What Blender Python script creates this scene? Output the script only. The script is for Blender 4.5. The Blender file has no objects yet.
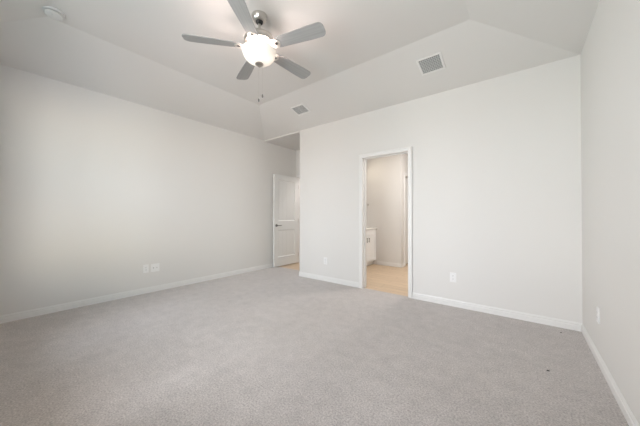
import bpy, bmesh, math, random
from mathutils import Vector, Matrix
random.seed(3)
S = bpy.context.scene
COL = S.collection
PI = math.pi

# ------------------------------------------------------------------ camera
cam_d = bpy.data.cameras.new('camera'); cam = bpy.data.objects.new('camera', cam_d); COL.objects.link(cam)
cam_d.sensor_width = 36.0; cam_d.lens = 258.7 / 640 * 36; cam_d.clip_start = 0.02
yaw, pit, rol = 0.6642, 0.0086, 0.0009
F = Vector((-math.sin(yaw)*math.cos(pit), math.cos(yaw)*math.cos(pit), math.sin(pit)))
R = Vector((math.cos(yaw), math.sin(yaw), 0)); U = R.cross(F)
R2 = R*math.cos(rol) + U*math.sin(rol); U2 = U*math.cos(rol) - R*math.sin(rol)
cam.matrix_world = Matrix(((R2.x, U2.x, -F.x, 0), (R2.y, U2.y, -F.y, 0), (R2.z, U2.z, -F.z, 1.1431), (0, 0, 0, 1)))
S.camera = cam

# ------------------------------------------------------------------ world, daylight, exposure
w = bpy.data.worlds.new('sky'); S.world = w; w.use_nodes = True
w.node_tree.nodes['Background'].inputs[0].default_value = (0.75, 0.86, 1.0, 1)
w.node_tree.nodes['Background'].inputs[1].default_value = 0.15
S.view_settings.view_transform = 'Standard'; S.view_settings.look = 'None'
S.view_settings.gamma = 1; S.view_settings.use_curve_mapping = False
S.view_settings.exposure = 0.085

def area(name, loc, rot, sx, sy, power, col, spread=PI):
    l = bpy.data.lights.new(name, 'AREA'); l.shape = 'RECTANGLE'; l.size = sx; l.size_y = sy
    l.energy = power; l.color = col; l.spread = spread
    o = bpy.data.objects.new(name, l); COL.objects.link(o); o.location = loc; o.rotation_euler = rot
    return o
# daylight outside the three rear windows (sky from above, bounce off the ground from below), all at the far side of the glass
def rgb(name, loc, rot, sx, sy, p, c, spread=PI):
    c = (c[0]*1.03, c[1]*.995, c[2]*.985)
    k = max(c); return area(name, loc, rot, sx, sy, p*k, tuple(v/k for v in c), spread)
for x, t, c in [(-2.82, 20, (.06, .10, .11)), (-1.90, -25, (.144, .12, .09)), (-1.00, 25, (.53, .62, .65))]:
    rgb('window_daylight', (x, -1.08, 1.5), (PI/2+math.radians(t), 0, 0), 0.95, 2.1, 90, c, math.radians(140))
for x, z, c in [(-5.0, 2.9, (.173, .182, .186)), (-5.0, 1.5, (.215, .21, .195)), (-5.0, 0.2, (.07, .12, .13)),
                (-1.9, 2.9, (.262, .283, .329)), (-1.9, 0.2, (.10, .07, .06)),
                (1.2, 2.9, (.095, .138, .165)), (1.2, 1.5, (.295, .275, .22)), (1.2, 0.2, (.145, .16, .19))]:
    o = rgb('garden_daylight', (x, -4.0, z), (0, 0, 0), 2.5, 1.6, 840, c)
    o.rotation_euler = (Vector((-1.9, -.5, 1.5))-o.location).to_track_quat('-Z', 'Y').to_euler()
area('bathroom_lamp', (-2.98, 5.05, 2.25), (0, math.radians(-70), 0), 0.12, 0.5, 2.6, (1.0, 0.90, 0.72))
area('bathroom_fill', (-1.15, 4.8, 2.70), (0, 0, 0), 0.5, 0.5, 32, (1.0, 0.965, 0.945))  # unseen fill, added to brighten the vanity front and recess wall
area('hall_ceiling_lamp', (-3.75, 5.45, 2.70), (0, 0, 0), 0.3, 0.3, 18, (1.0, 0.95, 0.93))

# ------------------------------------------------------------------ materials
def mat(name, col, rough=0.6, metal=0.0, bump=None, spec=0.5, aniso=None):
    m = bpy.data.materials.new(name); m.use_nodes = True
    n = m.node_tree.nodes; L = m.node_tree.links; b = n['Principled BSDF']
    b.inputs['Base Color'].default_value = (*col, 1); b.inputs['Roughness'].default_value = rough
    b.inputs['Metallic'].default_value = metal; b.inputs['Specular IOR Level'].default_value = spec
    if bump:
        sc, st, det = bump
        tc = n.new('ShaderNodeTexCoord'); t = n.new('ShaderNodeTexNoise'); t.inputs['Scale'].default_value = sc
        t.inputs['Detail'].default_value = det; bp = n.new('ShaderNodeBump'); bp.inputs['Strength'].default_value = st
        bp.inputs['Distance'].default_value = 0.002
        L.new(tc.outputs['Object'], t.inputs['Vector']); L.new(t.outputs['Fac'], bp.inputs['Height'])
        L.new(bp.outputs['Normal'], b.inputs['Normal'])
    return m
M = {}
M['wall'] = mat('painted drywall', (0.745, 0.725, 0.70), 0.75, bump=(90, 0.18, 3), spec=0.25)
M['ceil'] = mat('painted ceiling', (0.745, 0.725, 0.70), 0.85, bump=(70, 0.2, 3), spec=0.2)
M['trim'] = mat('white semi gloss trim', (0.80, 0.785, 0.765), 0.4)
M['cabinet'] = mat('white cabinet paint', (0.88, 0.88, 0.87), 0.4)
M['door'] = mat('white door paint', (0.79, 0.785, 0.77), 0.4, bump=(40, 0.08, 2))
M['shell'] = mat('off white detector shell', (0.74, 0.73, 0.71), 0.5)
M['plastic'] = mat('white plastic', (0.84, 0.83, 0.82), 0.35)
M['dark'] = mat('dark slot', (0.05, 0.05, 0.05), 0.6)
M['duct'] = mat('dim duct interior', (0.27, 0.27, 0.265), 0.8)
M['grille'] = mat('vent grille enamel', (0.62, 0.62, 0.61), 0.5)
M['satin'] = mat('light satin nickel', (0.66, 0.64, 0.60), 0.55, 0.8)
M['louvre'] = mat('pale louvre enamel', (0.74, 0.74, 0.73), 0.45)
M['nickel'] = mat('brushed nickel', (0.60, 0.575, 0.54), 0.3, 1.0)
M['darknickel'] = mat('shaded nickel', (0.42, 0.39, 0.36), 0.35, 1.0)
M['darkmetal'] = mat('dark pull metal', (0.22, 0.215, 0.21), 0.35, 1.0)
M['black'] = mat('black rubber', (0.02, 0.02, 0.02), 0.5)
M['counter'] = mat('cultured marble', (0.82, 0.80, 0.76), 0.25)
M['speck'] = mat('dark lint', (0.03, 0.025, 0.02), 0.9)

def carpet():
    m = mat('carpet', (0.4, 0.38, 0.36), 0.97, spec=0.1); n = m.node_tree.nodes; L = m.node_tree.links; b = n['Principled BSDF']
    tc = n.new('ShaderNodeTexCoord')
    fine = n.new('ShaderNodeTexNoise'); fine.inputs['Scale'].default_value = 95; fine.inputs['Detail'].default_value = 3; fine.inputs['Roughness'].default_value = 0.75
    mid = n.new('ShaderNodeTexNoise'); mid.inputs['Scale'].default_value = 9; mid.inputs['Detail'].default_value = 5; mid.inputs['Roughness'].default_value = 0.7
    big = n.new('ShaderNodeTexNoise'); big.inputs['Scale'].default_value = 1.7; big.inputs['Detail'].default_value = 3
    for t in (fine, mid, big): L.new(tc.outputs['Object'], t.inputs['Vector'])
    r = n.new('ShaderNodeValToRGB'); r.color_ramp.elements[0].position = 0.33; r.color_ramp.elements[1].position = 0.67
    r.color_ramp.elements[0].color = (0.305, 0.276, 0.260, 1); r.color_ramp.elements[1].color = (0.625, 0.575, 0.548, 1)
    L.new(fine.outputs['Fac'], r.inputs['Fac'])
    def ramp(src, a, b_, lo, hi):
        k = n.new('ShaderNodeMapRange'); k.inputs[1].default_value = a; k.inputs[2].default_value = b_; k.inputs[3].default_value = lo; k.inputs[4].default_value = hi
        L.new(src.outputs['Fac'], k.inputs[0]); return k
    k1 = ramp(mid, 0.3, 0.7, 0.87, 1.09); k2 = ramp(big, 0.3, 0.7, 0.95, 1.04)
    mu = n.new('ShaderNodeMath'); mu.operation = 'MULTIPLY'; L.new(k1.outputs[0], mu.inputs[0]); L.new(k2.outputs[0], mu.inputs[1])
    mx = n.new('ShaderNodeVectorMath'); mx.operation = 'SCALE'; L.new(r.outputs['Color'], mx.inputs[0]); L.new(mu.outputs[0], mx.inputs['Scale'])
    L.new(mx.outputs[0], b.inputs['Base Color'])
    bp = n.new('ShaderNodeBump'); bp.inputs['Strength'].default_value = 0.7; bp.inputs['Distance'].default_value = 0.006
    L.new(fine.outputs['Fac'], bp.inputs['Height']); L.new(bp.outputs['Normal'], b.inputs['Normal'])
    b.inputs['Sheen Weight'].default_value = 0.45; b.inputs['Sheen Roughness'].default_value = 0.5; b.inputs['Sheen Tint'].default_value = (1, .96, .93, 1)
    return m
M['carpet'] = carpet()

def wood():
    m = mat('light wood floor', (0.6, 0.45, 0.3), 0.4); n = m.node_tree.nodes; L = m.node_tree.links; b = n['Principled BSDF']
    tc = n.new('ShaderNodeTexCoord'); br = n.new('ShaderNodeTexBrick')
    br.inputs['Scale'].default_value = 1.0; br.inputs['Brick Width'].default_value = 1.2; br.inputs['Row Height'].default_value = 0.15
    br.inputs['Mortar Size'].default_value = 0.002; br.inputs['Color1'].default_value = (0.67, 0.515, 0.36, 1)
    br.inputs['Color2'].default_value = (0.61, 0.46, 0.315, 1); br.inputs['Mortar'].default_value = (0.35, 0.25, 0.17, 1)
    L.new(tc.outputs['Object'], br.inputs['Vector'])
    mp = n.new('ShaderNodeMapping'); mp.inputs['Scale'].default_value = (3, 40, 1); L.new(tc.outputs['Object'], mp.inputs['Vector'])
    no = n.new('ShaderNodeTexNoise'); no.inputs['Scale'].default_value = 1; no.inputs['Detail'].default_value = 4; L.new(mp.outputs[0], no.inputs['Vector'])
    mr = n.new('ShaderNodeMapRange'); mr.inputs[1].default_value = .3; mr.inputs[2].default_value = .7; mr.inputs[3].default_value = .9; mr.inputs[4].default_value = 1.08
    L.new(no.outputs['Fac'], mr.inputs[0])
    mx = n.new('ShaderNodeVectorMath'); mx.operation = 'SCALE'; L.new(br.outputs['Color'], mx.inputs[0]); L.new(mr.outputs[0], mx.inputs['Scale'])
    L.new(mx.outputs[0], b.inputs['Base Color'])
    return m
M['wood'] = wood()

def blade_mat():
    m = mat('silver grey fan blade', (0.5, 0.5, 0.49), 0.45); n = m.node_tree.nodes; L = m.node_tree.links; b = n['Principled BSDF']
    tc = n.new('ShaderNodeTexCoord'); mp = n.new('ShaderNodeMapping'); mp.inputs['Scale'].default_value = (2, 60, 1)
    L.new(tc.outputs['Object'], mp.inputs['Vector']); no = n.new('ShaderNodeTexNoise'); no.inputs['Scale'].default_value = 1; no.inputs['Detail'].default_value = 3
    L.new(mp.outputs[0], no.inputs['Vector']); r = n.new('ShaderNodeValToRGB')
    r.color_ramp.elements[0].position = .3; r.color_ramp.elements[1].position = .7
    r.color_ramp.elements[0].color = (0.33, 0.325, 0.32, 1); r.color_ramp.elements[1].color = (0.39, 0.385, 0.38, 1)
    L.new(no.outputs['Fac'], r.inputs['Fac']); L.new(r.outputs['Color'], b.inputs['Base Color'])
    return m
M['blade'] = blade_mat()

def frosted():
    m = bpy.data.materials.new('frosted glass'); m.use_nodes = True; n = m.node_tree.nodes; L = m.node_tree.links; n.clear()
    o = n.new('ShaderNodeOutputMaterial'); d = n.new('ShaderNodeBsdfDiffuse'); t = n.new('ShaderNodeBsdfTranslucent'); g = n.new('ShaderNodeBsdfGlossy')
    d.inputs[0].default_value = (.85, .84, .81, 1); t.inputs[0].default_value = (.74, .76, .66, 1); g.inputs['Roughness'].default_value = .25
    a = n.new('ShaderNodeMixShader'); a.inputs[0].default_value = .026; c = n.new('ShaderNodeMixShader'); c.inputs[0].default_value = .04
    L.new(d.outputs[0], a.inputs[1]); L.new(t.outputs[0], a.inputs[2]); L.new(a.outputs[0], c.inputs[1]); L.new(g.outputs[0], c.inputs[2]); L.new(c.outputs[0], o.inputs[0])
    return m
M['bowl'] = frosted()
gm = bpy.data.materials.new('window glass'); gm.use_nodes = True; gn = gm.node_tree.nodes; gl = gm.node_tree.links; gn.clear()
go = gn.new('ShaderNodeOutputMaterial'); gt = gn.new('ShaderNodeBsdfTransparent'); gg = gn.new('ShaderNodeBsdfGlossy'); gg.inputs['Roughness'].default_value = .02
gx = gn.new('ShaderNodeMixShader'); gx.inputs[0].default_value = .06
gl.new(gt.outputs[0], gx.inputs[1]); gl.new(gg.outputs[0], gx.inputs[2]); gl.new(gx.outputs[0], go.inputs[0]); M['glass'] = gm

# ------------------------------------------------------------------ mesh helpers
def box(bm, x0, x1, y0, y1, z0, z1, bev=0.0):
    x0, x1 = min(x0, x1), max(x0, x1); y0, y1 = min(y0, y1), max(y0, y1); z0, z1 = min(z0, z1), max(z0, z1)
    r = bmesh.ops.create_cube(bm, size=1)
    for v in r['verts']:
        v.co = Vector(((x0+x1)/2 + v.co.x*(x1-x0), (y0+y1)/2 + v.co.y*(y1-y0), (z0+z1)/2 + v.co.z*(z1-z0)))
    if bev:
        es = list({e for v in r['verts'] for e in v.link_edges})
        bmesh.ops.bevel(bm, geom=es, offset=bev, segments=2, profile=0.5, affect='EDGES')
def lathe(bm, prof, seg=48, mtx=None, cap=True):
    """profile [(r,z)...] turned about z"""
    rings = []
    for r, z in prof:
        ring = []
        if r < 1e-5:
            ring = [bm.verts.new((0, 0, z))]
        else:
            for i in range(seg):
                a = 2*PI*i/seg; ring.append(bm.verts.new((r*math.cos(a), r*math.sin(a), z)))
        rings.append(ring)
    for a, b in zip(rings, rings[1:]):
        for i in range(seg):
            j = (i+1) % seg
            if len(a) == 1 and len(b) == 1: continue
            if len(a) == 1: bm.faces.new((a[0], b[i], b[j]))
            elif len(b) == 1: bm.faces.new((a[i], b[0], a[j]))
            else: bm.faces.new((a[i], b[i], b[j], a[j]))
    if cap:
        for ring in (rings[0], rings[-1]):
            if len(ring) > 1: bm.faces.new(ring)
    if mtx is not None:
        for ring in rings:
            for v in ring: v.co = mtx @ v.co
def tube(bm, a, b, r, seg=12):
    a, b = Vector(a), Vector(b); d = b-a
    q = Vector((0, 0, 1)).rotation_difference(d.normalized()).to_matrix().to_4x4()
    lathe(bm, [(r, 0), (r, d.length)], seg, Matrix.Translation(a) @ q)
def outline(bm, pts, z0, z1):
    lo = [bm.verts.new((x, y, z0)) for x, y in pts]; hi = [bm.verts.new((x, y, z1)) for x, y in pts]
    bm.faces.new(lo[::-1]); bm.faces.new(hi); n = len(pts)
    for i in range(n): bm.faces.new((lo[i], lo[(i+1) % n], hi[(i+1) % n], hi[i]))
def obj(name, bm, m, parent=None, smooth=False, loc=None, rot=None, label=None):
    bmesh.ops.recalc_face_normals(bm, faces=bm.faces[:])
    me = bpy.data.meshes.new(name); bm.to_mesh(me); bm.free()
    ms = m if isinstance(m, list) else [m]
    for k in ms: me.materials.append(k)
    if smooth:
        for p in me.polygons: p.use_smooth = True
        me.set_sharp_from_angle(angle=math.radians(35))
    o = bpy.data.objects.new(name, me); COL.objects.link(o)
    if parent: o.parent = parent
    if loc: o.location = loc
    if rot: o.rotation_euler = rot
    if label: o['label'] = label
    return o
def struct(name, bm, m, label=None, **k):
    o = obj(name, bm, m, **k); o['kind'] = 'structure'
    if label: o['label'] = label
    return o
def thing(name, label, cat, loc=(0, 0, 0), rot=(0, 0, 0), group=None, kind=None):
    o = bpy.data.objects.new(name, None); COL.objects.link(o); o.empty_display_size = .1
    o.location = loc; o.rotation_euler = rot; o['label'] = label
    if cat: o['category'] = cat
    if group: o['group'] = group
    if kind: o['kind'] = kind
    return o
def new(): return bmesh.new()

# ------------------------------------------------------------------ dimensions
XL, XR, YB, YR = -4.337, 0.460, 3.602, -0.51      # left, right, back and rear wall faces
WH, H = 2.74, 2.986                                # wall height, flat ceiling height
sL, sB, sR = 0.87, 0.83, 0.84                      # plan width of the sloped ceiling bands
XP = -3.318                                        # free end of the back wall
YN = 4.59                                          # entry wall of the nook
T = 0.118                                          # wall thickness
DX0, DX1, DH = -1.972, -1.257, 2.04                # bathroom doorway
YBT = 5.56; XBL = -3.135; XBC = -2.09; XBR = -0.6; YEND = 6.9

# ------------------------------------------------------------------ shell
b = new(); box(b, XL-T, XR+T, YR-T, YB+0.035, -0.06, 0); box(b, XL-T, XP+.01, YB+0.035, 3.96, -0.06, 0)
struct('floor', b, M['carpet'], 'light greige cut pile bedroom carpet')
b = new(); box(b, XP+.012, XBR+T, YB+0.036, YEND+T, -0.06, -0.004)
struct('floor_bathroom', b, M['wood'], 'light tan wood plank floor of the bathroom')
b = new(); box(b, XL-T, XP+.01, 3.962, 6.1, -0.06, -0.004)  # tan plank surface from the carpet edge on into the hall
struct('floor_hall', b, M['wood'], 'light tan plank floor beside the open panel door')

b = new(); box(b, XL-T, XL, YR-T, 6.1, 0, WH)
struct('wall_left', b, M['wall'])
b = new(); box(b, XR, XR+T, YR-T, YB+T, 0, WH)
struct('wall_right', b, M['wall'])
# back wall with a rounded free corner and the doorway
b = new()
r_ = 0.02
pts = [(XP+r_-r_*math.sin(a*PI/12), YB+r_-r_*math.cos(a*PI/12)) for a in range(7)]  # rounded corner, front to side
outline(b, [(DX0-.02, YB), *pts, (XP, YB+T), (DX0-.02, YB+T)], 0, WH)
box(b, DX1+.02, XR, YB, YB+T, 0, WH)
box(b, DX0-.02, DX1+.02, YB, YB+T, DH+.02, WH)
struct('wall_back', b, M['wall'], smooth=True)
# rear wall with three windows (behind the camera)
b = new()
WN = [(-3.25, -2.40), (-2.30, -1.50), (-1.40, -0.60)]; wz0, wz1 = 0.65, 2.35
cuts = [XL] + [q for ac in WN for q in ac] + [XR]
for a, c in zip(cuts[::2], cuts[1::2]): box(b, a, c, YR-T, YR, 0, WH)
for a, c in WN: box(b, a, c, YR-T, YR, 0, wz0); box(b, a, c, YR-T, YR, wz1, WH)
struct('wall_rear', b, M['wall'])
for i, (a, c) in enumerate(WN):
    t = thing(f'window_{i+1}', 'white framed window in the wall behind the camera', None, ((a+c)/2, YR-T/2, wz0), kind='structure')
    hw = (c-a)/2; hh = wz1-wz0; b = new()
    for x0, x1, z0, z1 in [(-hw, -hw+.05, 0, hh), (hw-.05, hw, 0, hh), (-hw+.05, hw-.05, 0, .05), (-hw+.05, hw-.05, hh-.05, hh), (-hw+.05, hw-.05, hh/2-.02, hh/2+.02)]:
        box(b, x0, x1, -.03, .03, z0, z1)
    obj('window_frame', b, M['trim'], t)
    b = new(); box(b, -hw+.05, hw-.05, -.003, .003, .05, hh/2-.02); box(b, -hw+.05, hw-.05, -.003, .003, hh/2+.02, hh-.05); obj('window_pane', b, M['glass'], t)
# nook entry wall, hall and bathroom walls
EX0, EX1 = -4.262, -3.49
b = new(); box(b, XL, EX0-.02, YN, YN+T, 0, WH); box(b, EX1+.02, XP, YN, YN+T, 0, WH); box(b, EX0-.02, EX1+.02, YN, YN+T, 2.07, WH)
struct('wall_entry', b, M['wall'])
b = new(); box(b, XP, XBL, YB+T, YEND, 0, WH)
struct('wall_bathroom_left', b, M['wall'])
b = new(); box(b, XL, XP, 6.0, 6.0+T, 0, WH)
struct('wall_hall_end', b, M['wall'])
CY0, CY1 = 5.785, 6.50     # closet door opening in the side of the bathroom recess
b = new(); box(b, XBL, XBC, YBT, YBT+T, 0, WH); box(b, XBC-T, XBC, YBT+T, CY0, 0, WH); box(b, XBC-T, XBC, CY1, YEND, 0, WH); box(b, XBC-T, XBC, CY0, CY1, 2.04, WH)
struct('wall_bathroom_back', b, M['wall'])
b = new(); box(b, XBL, XBR, YEND, YEND+T, 0, WH)
struct('wall_bathroom_end', b, M['wall'])
b = new(); box(b, XBR, XBR+T, YB+T, YEND+T, 0, WH)
struct('wall_bathroom_right', b, M['wall'])

# ceiling: flat middle, four sloped bands, flat over nook, bathroom, hall
b = new()
o4 = [b.verts.new(p) for p in [(XL, YR, WH), (XR, YR, WH), (XR, YB, WH), (XL, YB, WH)]]
i4 = [b.verts.new(p) for p in [(XL+sL, YR+sB, H), (XR-sR, YR+sB, H), (XR-sR, YB-sB, H), (XL+sL, YB-sB, H)]]
b.faces.new(i4)
for k in range(4): b.faces.new((o4[k], o4[(k+1) % 4], i4[(k+1) % 4], i4[k]))
o = struct('ceiling', b, M['ceil'], 'pale grey tray ceiling with sloped edge bands')
# make normals point down into the room, then thicken upward
if o.data.polygons[0].normal.z > 0: o.data.flip_normals()
sm = o.modifiers.new('thickness', 'SOLIDIFY'); sm.thickness = 0.06; sm.offset = -1
b = new(); box(b, XL, XP, YB+.002, 6.1, WH-.025, WH+.06); struct('ceiling_hall', b, M['ceil'])
b = new(); box(b, XP+.001, XBR, YB+.002, YEND, WH, WH+.06); struct('ceiling_bathroom', b, M['ceil'])

# baseboards
def base(bm, p, q, nrm):
    """board on the wall line p->q, nrm points into the room"""
    p, q, nrm = Vector(p), Vector(q), Vector(nrm)
    prof = [(0, 0), (.010, 0), (.010, .050), (.005, .055), (.0075, .060), (.0075, .068), (.003, .079), (.002, .084), (0, .084)]
    A = [bm.verts.new((p.x+nrm.x*d, p.y+nrm.y*d, z)) for d, z in prof]; B = [bm.verts.new((q.x+nrm.x*d, q.y+nrm.y*d, z)) for d, z in prof]
    n = len(prof); bm.faces.new(A); bm.faces.new(B[::-1])
    for i in range(n): bm.faces.new((A[i], A[(i+1) % n], B[(i+1) % n], B[i]))
CW = 0.058
for nm, segs in {
    'baseboard_left': [((XL, YR), (XL, YN), (1, 0))],
    'baseboard_back': [((XP+.004, YB), (DX0-CW, YB), (0, -1)), ((DX1+CW, YB), (XR, YB), (0, -1))],
    'baseboard_right': [((XR, YR), (XR, YB-.015), (-1, 0))],
    'baseboard_rear': [((XL+.015, YR), (XR-.015, YR), (0, 1))],
    'baseboard_nook': [((XP, YB+.01), (XP, YN), (-1, 0))],
    'baseboard_bathroom': [((-2.66, YBT), (XBC, YBT), (0, -1)), ((XBC, YBT-.015), (XBC, 5.72), (1, 0))],
}.items():
    b = new()
    for s in segs: base(b, *s)
    struct(nm, b, M['trim'])

# bathroom doorway trim: jamb lining, stops and casing
def casing_profile(bm, x0, x1, ztop, y, d, w_=CW):
    """mitred-look casing round an opening x0..x1 up to ztop, standing proud of plane y toward d"""
    for a, c in [(x0-w_, x0), (x1, x1+w_)]:
        box(bm, a, c, y, y+d*.012, 0, ztop+w_, .002)
    box(bm, x0, x1, y, y+d*.012, ztop, ztop+w_, .002)
    # raised outer bead
    for a, c in [(x0-w_, x0-w_+.018), (x1+w_-.018, x1+w_)]:
        box(bm, a, c, y, y+d*.019, 0, ztop+w_, .003)
    box(bm, x0-w_+.018, x1+w_-.018, y, y+d*.019, ztop+w_-.018, ztop+w_, .003)
t = thing('trim_1', 'white casing around the bathroom doorway', None, (0, 0, 0), kind='structure')
b = new(); casing_profile(b, DX0, DX1, DH, YB, -1); obj('casing', b, M['trim'], t)
b = new(); casing_profile(b, DX0, DX1, DH, YB+T, 1); obj('casing', b, M['trim'], t)
b = new()
box(b, DX0-.02, DX0, YB, YB+T, 0, DH); box(b, DX1, DX1+.02, YB, YB+T, 0, DH); box(b, DX0-.02, DX1+.02, YB, YB+T, DH, DH+.02)
obj('jamb', b, M['trim'], t)
b = new(); y0 = YB+.055
box(b, DX0, DX0+.011, y0, y0+.03, 0, DH-.011); box(b, DX1-.011, DX1, y0, y0+.03, 0, DH-.011); box(b, DX0, DX1, y0, y0+.03, DH-.011, DH)
obj('door_stop', b, M['trim'], t)
# entry doorway trim in the nook
t = thing('trim_2', 'white casing of the bedroom entry behind the open door', None, (0, 0, 0), kind='structure')
b = new()
casing_profile(b, EX0, EX1, 2.05, YN, -1, .05); obj('casing', b, M['trim'], t)
b = new(); box(b, EX0-.02, EX0, YN, YN+T, 0, 2.05); box(b, EX1, EX1+.02, YN, YN+T, 0, 2.05); box(b, EX0-.02, EX1+.02, YN, YN+T, 2.05, 2.07)
obj('jamb', b, M['trim'], t)
# closet doorway in the bathroom recess side wall
t = thing('door_2', 'white closet door past the corner in the bathroom', None, (XBC, CY0, 0), kind='structure')
b = new()
for a, c in [(-.065, 0), (CY1-CY0, CY1-CY0+.065)]: box(b, 0, .017, a, c, 0, 2.10, .003)
box(b, 0, .017, 0, CY1-CY0, 2.04, 2.10, .003); obj('casing', b, M['trim'], t)
b = new(); box(b, -.085, -.05, .003, CY1-CY0-.003, .012, 2.037, .002); obj('door_leaf', b, M['door'], t)
for z in (.22, 1.8):
    b = new(); tube(b, (-.046, .012, z-.045), (-.046, .012, z+.045), .006); obj('hinge', b, M['darkmetal'], t, True)

# ------------------------------------------------------------------ open two-panel door
DW, DHT, DT = 0.757, 2.03, 0.035
t = thing('door_1', 'white two panel interior door standing open against the left wall', None, (-4.280, YN-.022, 0.014), kind='structure')
# local: x = thickness toward the room, leaf runs toward -y
b = new()
st, rt, rm, rb = 0.115, 0.115, 0.19, 0.20
zb1, zt0 = 0.80, 1.00          # lower panel top / upper panel bottom
box(b, 0, DT, -st, 0, 0, DHT, .0015); box(b, 0, DT, -DW, -DW+st, 0, DHT, .0015)
for z0, z1 in [(0, rb), (zb1, zt0), (DHT-rt, DHT)]: box(b, 0, DT, -DW+st, -st, z0, z1)
for z0, z1 in [(rb, zb1), (zt0, DHT-rt)]:
    ya, yb = -DW+st, -st
    # sticking slopes down to the field, mirrored on both faces
    for xs, xf in [(DT, DT-.013), (0, .013)]:
        m_ = .014
        o_ = [(ya, z0), (yb, z0), (yb, z1), (ya, z1)]; i_ = [(ya+m_, z0+m_), (yb-m_, z0+m_), (yb-m_, z1-m_), (ya+m_, z1-m_)]
        ov = [b.verts.new((xs, p, q)) for p, q in o_]; iv = [b.verts.new((xf, p, q)) for p, q in i_]
        for k in range(4): b.faces.new((ov[k], ov[(k+1) % 4], iv[(k+1) % 4], iv[k]))
    # field of raised vertical planks with narrow grooves
    box(b, .013, DT-.013, ya+m_-.002, yb-m_+.002, z0+m_-.002, z1-m_+.002)
    fy0, fy1 = ya+m_+.012, yb-m_-.012; n = 4; wd = (fy1-fy0)/n
    for k in range(n):
        box(b, .0115, DT-.0115, fy0+k*wd+.0015, fy0+(k+1)*wd-.0015, z0+m_+.004, z1-m_-.004, .0008)
obj('door_leaf', b, M['door'], t)
hd = obj('door_handle', (lambda bb: (lathe(bb, [(0, 0), (.031, 0), (.031, .005), (.027, .009), (.012, .011), (.011, .045), (.009, .05), (0, .05)], 28,
     Matrix.Translation((DT, -DW+.065, .905)) @ Matrix.Rotation(PI/2, 4, 'Y')), tube(bb, (DT+.043, -DW+.055, .905), (DT+.043, -DW+.175, .903), .0085), bb)[-1])(new()),
     M['darkmetal'], t, True, label='satin nickel lever handle')
for z in (.2, 1.0, 1.8):
    b = new(); tube(b, (DT+.004, .004, z-.045), (DT+.004, .004, z+.045), .006); obj('hinge', b, M['nickel'], t, True)

# ------------------------------------------------------------------ ceiling fan
FX, FY = -1.909, 1.527
fan = thing('ceiling_fan', 'brushed nickel ceiling fan with five grey blades and a lit glass bowl', 'ceiling fan', (FX, FY, H))
Z = lambda z: z - H
b = new(); lathe(b, [(.071, 0), (.072, -.005), (.070, -.014), (.062, -.034), (.052, -.048), (.043, -.053), (.034, -.054), (.034, -.048), (0, -.048)], 48)
obj('canopy', b, M['nickel'], fan, True)
b = new(); lathe(b, [(0, -.0475), (.033, -.0485), (.034, -.058), (.029, -.068), (.017, -.076), (0, -.076)], 32)
obj('hanger_ball', b, M['black'], fan, True, label='black rubber hanger ball')
b = new(); tube(b, (0, 0, -.073), (0, 0, Z(2.835)), .0125, 20); obj('downrod', b, M['nickel'], fan, True)
b = new(); lathe(b, [(.014, Z(2.865)), (.024, Z(2.862)), (.026, Z(2.835)), (.055, Z(2.822)), (.095, Z(2.805)), (.127, Z(2.785)), (.138, Z(2.762)), (.139, Z(2.735)), (.132, Z(2.722)), (.100, Z(2.715)), (.0, Z(2.715))], 64)
obj('motor_housing', b, M['nickel'], fan, True)
b = new(); lathe(b, [(0, Z(2.714)), (.055, Z(2.714)), (.057, Z(2.685)), (.050, Z(2.672)), (.012, Z(2.668)), (.006, Z(2.660)), (.006, Z(2.546)), (0, Z(2.546))], 48)
obj('light_kit_fitter', b, M['nickel'], fan, True)
for k in range(3):                                  # three bulbs inside the open topped bowl
    l = bpy.data.lights.new('fan_bulb', 'POINT'); l.energy = 3.9; l.shadow_soft_size = .035; l.color = (1.0, .79, .74)
    o = bpy.data.objects.new('fan_bulb', l); COL.objects.link(o)
    o.location = (FX+.075*math.cos(k*2*PI/3+.5), FY+.075*math.sin(k*2*PI/3+.5), 2.607)
b = new(); prof = [(.148, Z(2.6595)), (.154, Z(2.657)), (.155, Z(2.650)), (.150, Z(2.640))]
for k in range(1, 13):
    a = k/12*PI/2; prof.append((.148*math.cos(a), Z(2.640) - .100*math.sin(a)))
prof[-1] = (0, Z(2.540))
lathe(b, prof, 64, cap=False); obj('light_bowl', b, M['bowl'], fan, True, label='glowing frosted glass bowl')
b = new(); lathe(b, [(0, Z(2.5445)), (.030, Z(2.5445)), (.037, Z(2.541)), (.038, Z(2.535)), (.033, Z(2.529)), (.022, Z(2.524)), (.015, Z(2.522)), (.014, Z(2.516)), (.008, Z(2.511)), (0, Z(2.510))], 32)
obj('finial', b, M['darknickel'], fan, True)
BR0, BR1, ZB = .165, .649, Z(2.686)
def blade_mesh():
    b = new(); pts = []
    n = 10; w0, w1 = .052, .068
    pts.append((BR0, -w0*.8)); pts.append((BR0+.03, -w0)); pts.append((BR1-.14, -w1))
    rr = .045
    for k in range(n+1):
        a = -PI/2 + k/n*PI/2; pts.append((BR1-rr+rr*math.cos(a), -w1+rr+rr*math.sin(a)))
    for k in range(n+1):
        a = k/n*PI/2; pts.append((BR1-rr+rr*math.cos(a), w1-rr+rr*math.sin(a)))
    pts += [(BR1-.14, w1), (BR0+.03, w0), (BR0, w0*.8)]
    outline(b, pts, 0, .006); return b
def iron_mesh():
    b = new()
    outline(b, [(.085, -.020), (.120, -.016), (.140, -.026), (.165, -.046), (.190, -.046), (.215, -.024), (.222, 0), (.215, .024), (.190, .046), (.165, .046), (.140, .026), (.120, .016), (.085, .020)], -.005, -.0005)
    return b
bl = None
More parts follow.
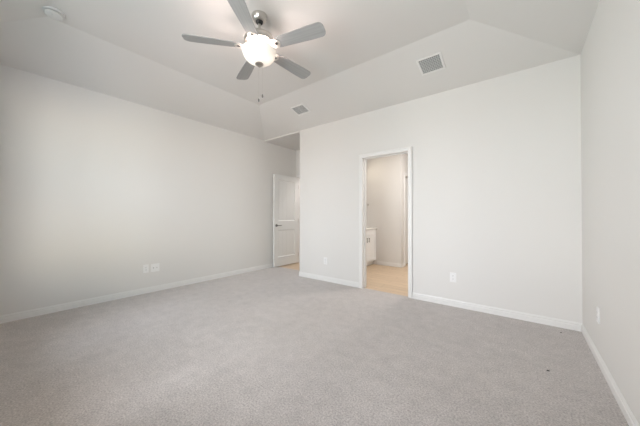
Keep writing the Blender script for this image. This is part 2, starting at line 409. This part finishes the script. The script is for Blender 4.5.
for k in range(5):
    a = math.radians(15+72*k)
    if bl is None:
        bl = obj('blade', blade_mesh(), M['blade'], fan, label='silver grey fan blade')
        ir = obj('blade_iron', iron_mesh(), M['satin'], bl)
        b = new(); lathe(b, [(0, -.0105), (.012, -.010), (.016, -.0075), (.016, -.0048), (0, -.0048)], 24, Matrix.Translation((.180, 0, 0)) @ Matrix.Diagonal((1.25, .8, 1, 1)))
        md = obj('medallion', b, M['darkmetal'], bl, True)
        B, I, D = bl, ir, md
    else:
        B = bl.copy(); COL.objects.link(B); B.parent = fan
        for src in (ir, md):
            c = src.copy(); COL.objects.link(c); c.parent = B
    B.location = (0, 0, ZB)
    B.rotation_euler = (Matrix.Rotation(a, 3, 'Z') @ Matrix.Rotation(math.radians(-12), 3, 'X')).to_euler()
# pull chains, hanging from the light kit
for dx, dy, zf in [(.023, .018, 2.243), (-.004, -.003, 2.203)]:
    b = new(); zz = 2.517
    x_, y_ = dx*1.0, dy
    while zz > zf+.022:
        lathe(b, [(0, .0011), (.0011, 0), (0, -.0011)], 5, Matrix.Translation((x_, y_, Z(zz))), cap=False); zz -= .0042
    tube(b, (x_, y_, Z(2.529)), (x_, y_, Z(zf+.02)), .00045, 5)
    ch = obj('pull_chain', b, M['nickel'], fan)
    b = new(); lathe(b, [(0, .016), (.003, .015), (.0065, .006), (.0075, -.004), (.005, -.014), (0, -.016)], 16, Matrix.Translation((x_, y_, Z(zf))))
    obj('chain_fob', b, M['darkmetal'], ch, True)

# ------------------------------------------------------------------ smoke detector
sd = thing('smoke_detector', 'round white smoke detector on the ceiling near the left slope', 'smoke detector', (-3.335, .345, H))
b = new(); lathe(b, [(0, 0), (.070, 0), (.073, -.003), (.073, -.014), (.070, -.017), (0, -.017)], 48); obj('base_plate', b, M['plastic'], sd, True)
b = new(); lathe(b, [(0, -.0165), (.050, -.0165), (.050, -.024), (0, -.024)], 48); obj('vent_gap', b, M['duct'], sd, True, label='dark ventilation gap')
b = new(); lathe(b, [(0, -.0235), (.060, -.0235), (.062, -.026), (.060, -.038), (.050, -.046), (.025, -.050), (0, -.051)], 48); obj('cover', b, M['shell'], sd, True)
b = new(); lathe(b, [(0, -.0495), (.009, -.049), (.009, -.0525), (0, -.053)], 20, Matrix.Translation((.028, -.012, .003))); obj('test_button', b, M['grille'], sd, True)

# ------------------------------------------------------------------ ceiling registers on the back slope
ang = math.atan2(H-WH, sB)
def slope_pt(x, y): return (x, y, WH + (YB-y)*(H-WH)/sB)
def register(x, y, wx, wy, label, style):
    # local x right, local y down-slope (toward back wall), local z up out of the room
    t = thing('air_vent', label, 'air vent', slope_pt(x, y), (-ang, 0, 0), group='square air vents in the sloped ceiling')
    fw = .024; hx, hy = wx/2, wy/2
    b = new()
    for x0, x1, y0, y1 in [(-hx, hx, -hy, -hy+fw), (-hx, hx, hy-fw, hy), (-hx, -hx+fw, -hy+fw, hy-fw), (hx-fw, hx, -hy+fw, hy-fw)]:
        box(b, x0, x1, y0, y1, -.009, -.0005, .003)
    obj('frame', b, M['trim'], t)
    b = new(); box(b, -hx+fw, hx-fw, -hy+fw, hy-fw, -.002, -.0004); obj('duct_opening', b, M['duct'], t)
    ix, iy = hx-fw, hy-fw
    b = new()
    if style == 'grid':
        n = 11
        for k in range(1, n):
            p = -ix + 2*ix*k/n; box(b, p-.0022, p+.0022, -iy, iy, -.008, -.0022)
        n = 9
        for k in range(1, n):
            p = -iy + 2*iy*k/n; box(b, -ix, ix, p-.0022, p+.0022, -.008, -.0022)
    else:
        n = 9
        for k in range(n):
            p = -iy + 2*iy*(k+.5)/n
            n0 = len(b.verts); box(b, -ix, ix, -.0095, .0095, -.0007, .0007)
            b.verts.ensure_lookup_table(); rm_ = Matrix.Translation((0, p, -.0058)) @ Matrix.Rotation(math.radians(22), 4, 'X')
            for v in list(b.verts)[n0:]: v.co = rm_ @ v.co
        box(b, -.003, .003, -iy, iy, -.0087, -.006)
    obj('grille', b, M['grille' if style == 'grid' else 'louvre'], t)
    return t
register(-.822, 3.118, .268, .250, 'larger looking white air vent nearest the right wall with a grey grid', 'grid')
register(-2.862, 3.138, .275, .225, 'small looking white air vent above the open panel door with pale louvres', 'louvre')

# ------------------------------------------------------------------ wall plates
def plate(loc, rz, label, gangs, group='white plates low on the walls', name='wall_outlet', cat='wall outlet'):
    """local: plate in the x-z plane, facing -y"""
    t = thing(name, label, cat, loc, (0, 0, rz), group=group)
    wv = .072 + .046*(len(gangs)-1); hv = .118
    b = new(); box(b, -wv/2, wv/2, -.0065, -.0003, -hv/2, hv/2, .002); obj('cover_plate', b, M['plastic'], t)
    for i, g in enumerate(gangs):
        cx = (i-(len(gangs)-1)/2)*.046
        if g == 'duplex':
            for cz in (-.0195, .0195):
                b = new(); box(b, cx-.0165, cx+.0165, -.0085, -.0062, cz-.014, cz+.014, .001); s = obj('socket', b, M['plastic'], t)
                b = new()
                for dx in (-.0065, .0065): box(b, cx+dx-.001, cx+dx+.001, -.0089, -.0083, cz-.001, cz+.008)
                box(b, cx-.002, cx+.002, -.0089, -.0083, cz-.010, cz-.006)
                obj('slots', b, M['dark'], s)
        elif g == 'jack':
            b = new(); box(b, cx-.0165, cx+.0165, -.0080, -.0062, -.033, .033, .001); s = obj('insert', b, M['plastic'], t)
            b = new(); box(b, cx-.006, cx+.006, -.0088, -.0078, -.006, .006); obj('port', b, M['duct'], s)
        elif g == 'coax':
            b = new(); lathe(b, [(0, 0), (.0075, 0), (.0075, .003), (.0048, .003), (.0048, .010), (0, .010)], 16, Matrix.Translation((cx, -.0064, 0)) @ Matrix.Rotation(PI/2, 4, 'X'))
            obj('coax_connector', b, M['nickel'], t, True)
    return t
plate((XL, 1.413, .360), PI/2, 'narrow white outlet plate on the left wall, left of the wider plate', ['duplex'])
plate((XL, 1.533, .357), PI/2, 'wider white double plate on the left wall with data and cable jacks', ['jack', 'coax'], name='jack_plate', cat='wall plate')
plate((-2.695, YB, .350), 0, 'white wall plate between the partition corner and the bathroom doorway', ['duplex'])
plate((-.692, YB, .362), 0, 'white outlet on the back wall right of the bathroom doorway', ['duplex'])
plate((XR, 2.908, .372), -PI/2, 'white outlet seen edge on along the right wall', ['duplex'])

# ------------------------------------------------------------------ bathroom vanity
VX = -2.675; VY0, VY1 = 4.35, YBT
van = thing('vanity_cabinet', 'white bathroom vanity cabinet with dark pulls seen through the doorway', 'vanity cabinet', (XBL, VY0, 0))
vd = VX-XBL; vl = VY1-VY0
b = new(); box(b, .001, vd-.02, 0, vl-.001, .10, .825); box(b, .001, vd-.09, .0, vl-.001, 0, .10)
obj('body', b, M['cabinet'], van)
def shaker(b, x, y0, y1, z0, z1, s=.05):
    for q in [(y0, y0+s, z0, z1), (y1-s, y1, z0, z1), (y0+s, y1-s, z0, z0+s), (y0+s, y1-s, z1-s, z1)]: box(b, x, x+.018, *q, .001)
    box(b, x, x+.009, y0+s, y1-s, z0+s, z1-s)
yc = 5.115-VY0; dw = .40
for y0, y1, s in [(yc-dw, yc-.002, 1), (yc+.002, yc+dw, -1)]:
    b = new(); shaker(b, vd-.0195, y0, y1, .125, .675); d = obj('cabinet_door', b, M['cabinet'], van)
    hy = (y1-.045) if s == 1 else (y0+.045)
    b = new(); tube(b, (vd+.022, hy, .545), (vd+.022, hy, .645), .006); tube(b, (vd-.002, hy, .56), (vd+.022, hy, .56), .004); tube(b, (vd-.002, hy, .63), (vd+.022, hy, .63), .004)
    obj('pull', b, M['darkmetal'], d, True)
b = new(); shaker(b, vd-.0195, yc-dw, yc+dw, .69, .81, .03); obj('drawer_front', b, M['cabinet'], van)
ct = thing('countertop', 'pale stone countertop on the white bathroom vanity', 'countertop', (XBL, VY0, .825))
b = new(); box(b, .001, vd+.02, -.01, vl-.001, .0005, .030, .004); obj('slab', b, M['counter'], ct)
b = new(); box(b, .001, .02, -.01, vl-.001, .031, .13, .003); obj('backsplash', b, M['counter'], ct)
# towel hook
hk = thing('towel_hook', 'small metal towel hook on the bathroom wall above the vanity', 'hook', (-2.895, YBT, 1.395))
b = new(); lathe(b, [(0, .0005), (.024, .0005), (.024, .005), (.015, .008), (0, .008)], 24, Matrix.Rotation(PI/2, 4, 'X')); obj('rosette', b, M['nickel'], hk, True)
b = new(); tube(b, (0, -.007, 0), (0, -.045, 0), .006); tube(b, (0, -.045, -.002), (0, -.055, .025), .006); obj('hook_arm', b, M['nickel'], hk, True)

# ------------------------------------------------------------------ bits of lint on the carpet
def lint(x, y, r, label):
    b = new(); bmesh.ops.create_icosphere(b, subdivisions=2, radius=r)
    for v in b.verts:
        k = 1+random.uniform(-.25, .25); v.co = Vector((v.co.x*k*1.5, v.co.y*k, v.co.z*k*.55))
    mz = min(v.co.z for v in b.verts)
    for v in b.verts: v.co.z -= mz
    o = obj('carpet_lint', b, M['speck'], None, True, loc=(x, y, .0))
    o['label'] = label; o['category'] = 'lint'; o['group'] = 'dark specks on the carpet'
lint(.142, 2.538, .006, 'larger dark speck of lint on the carpet near the right wall')
lint(.289, 3.434, .005, 'tiny dark speck of lint on the carpet close to the right back corner')
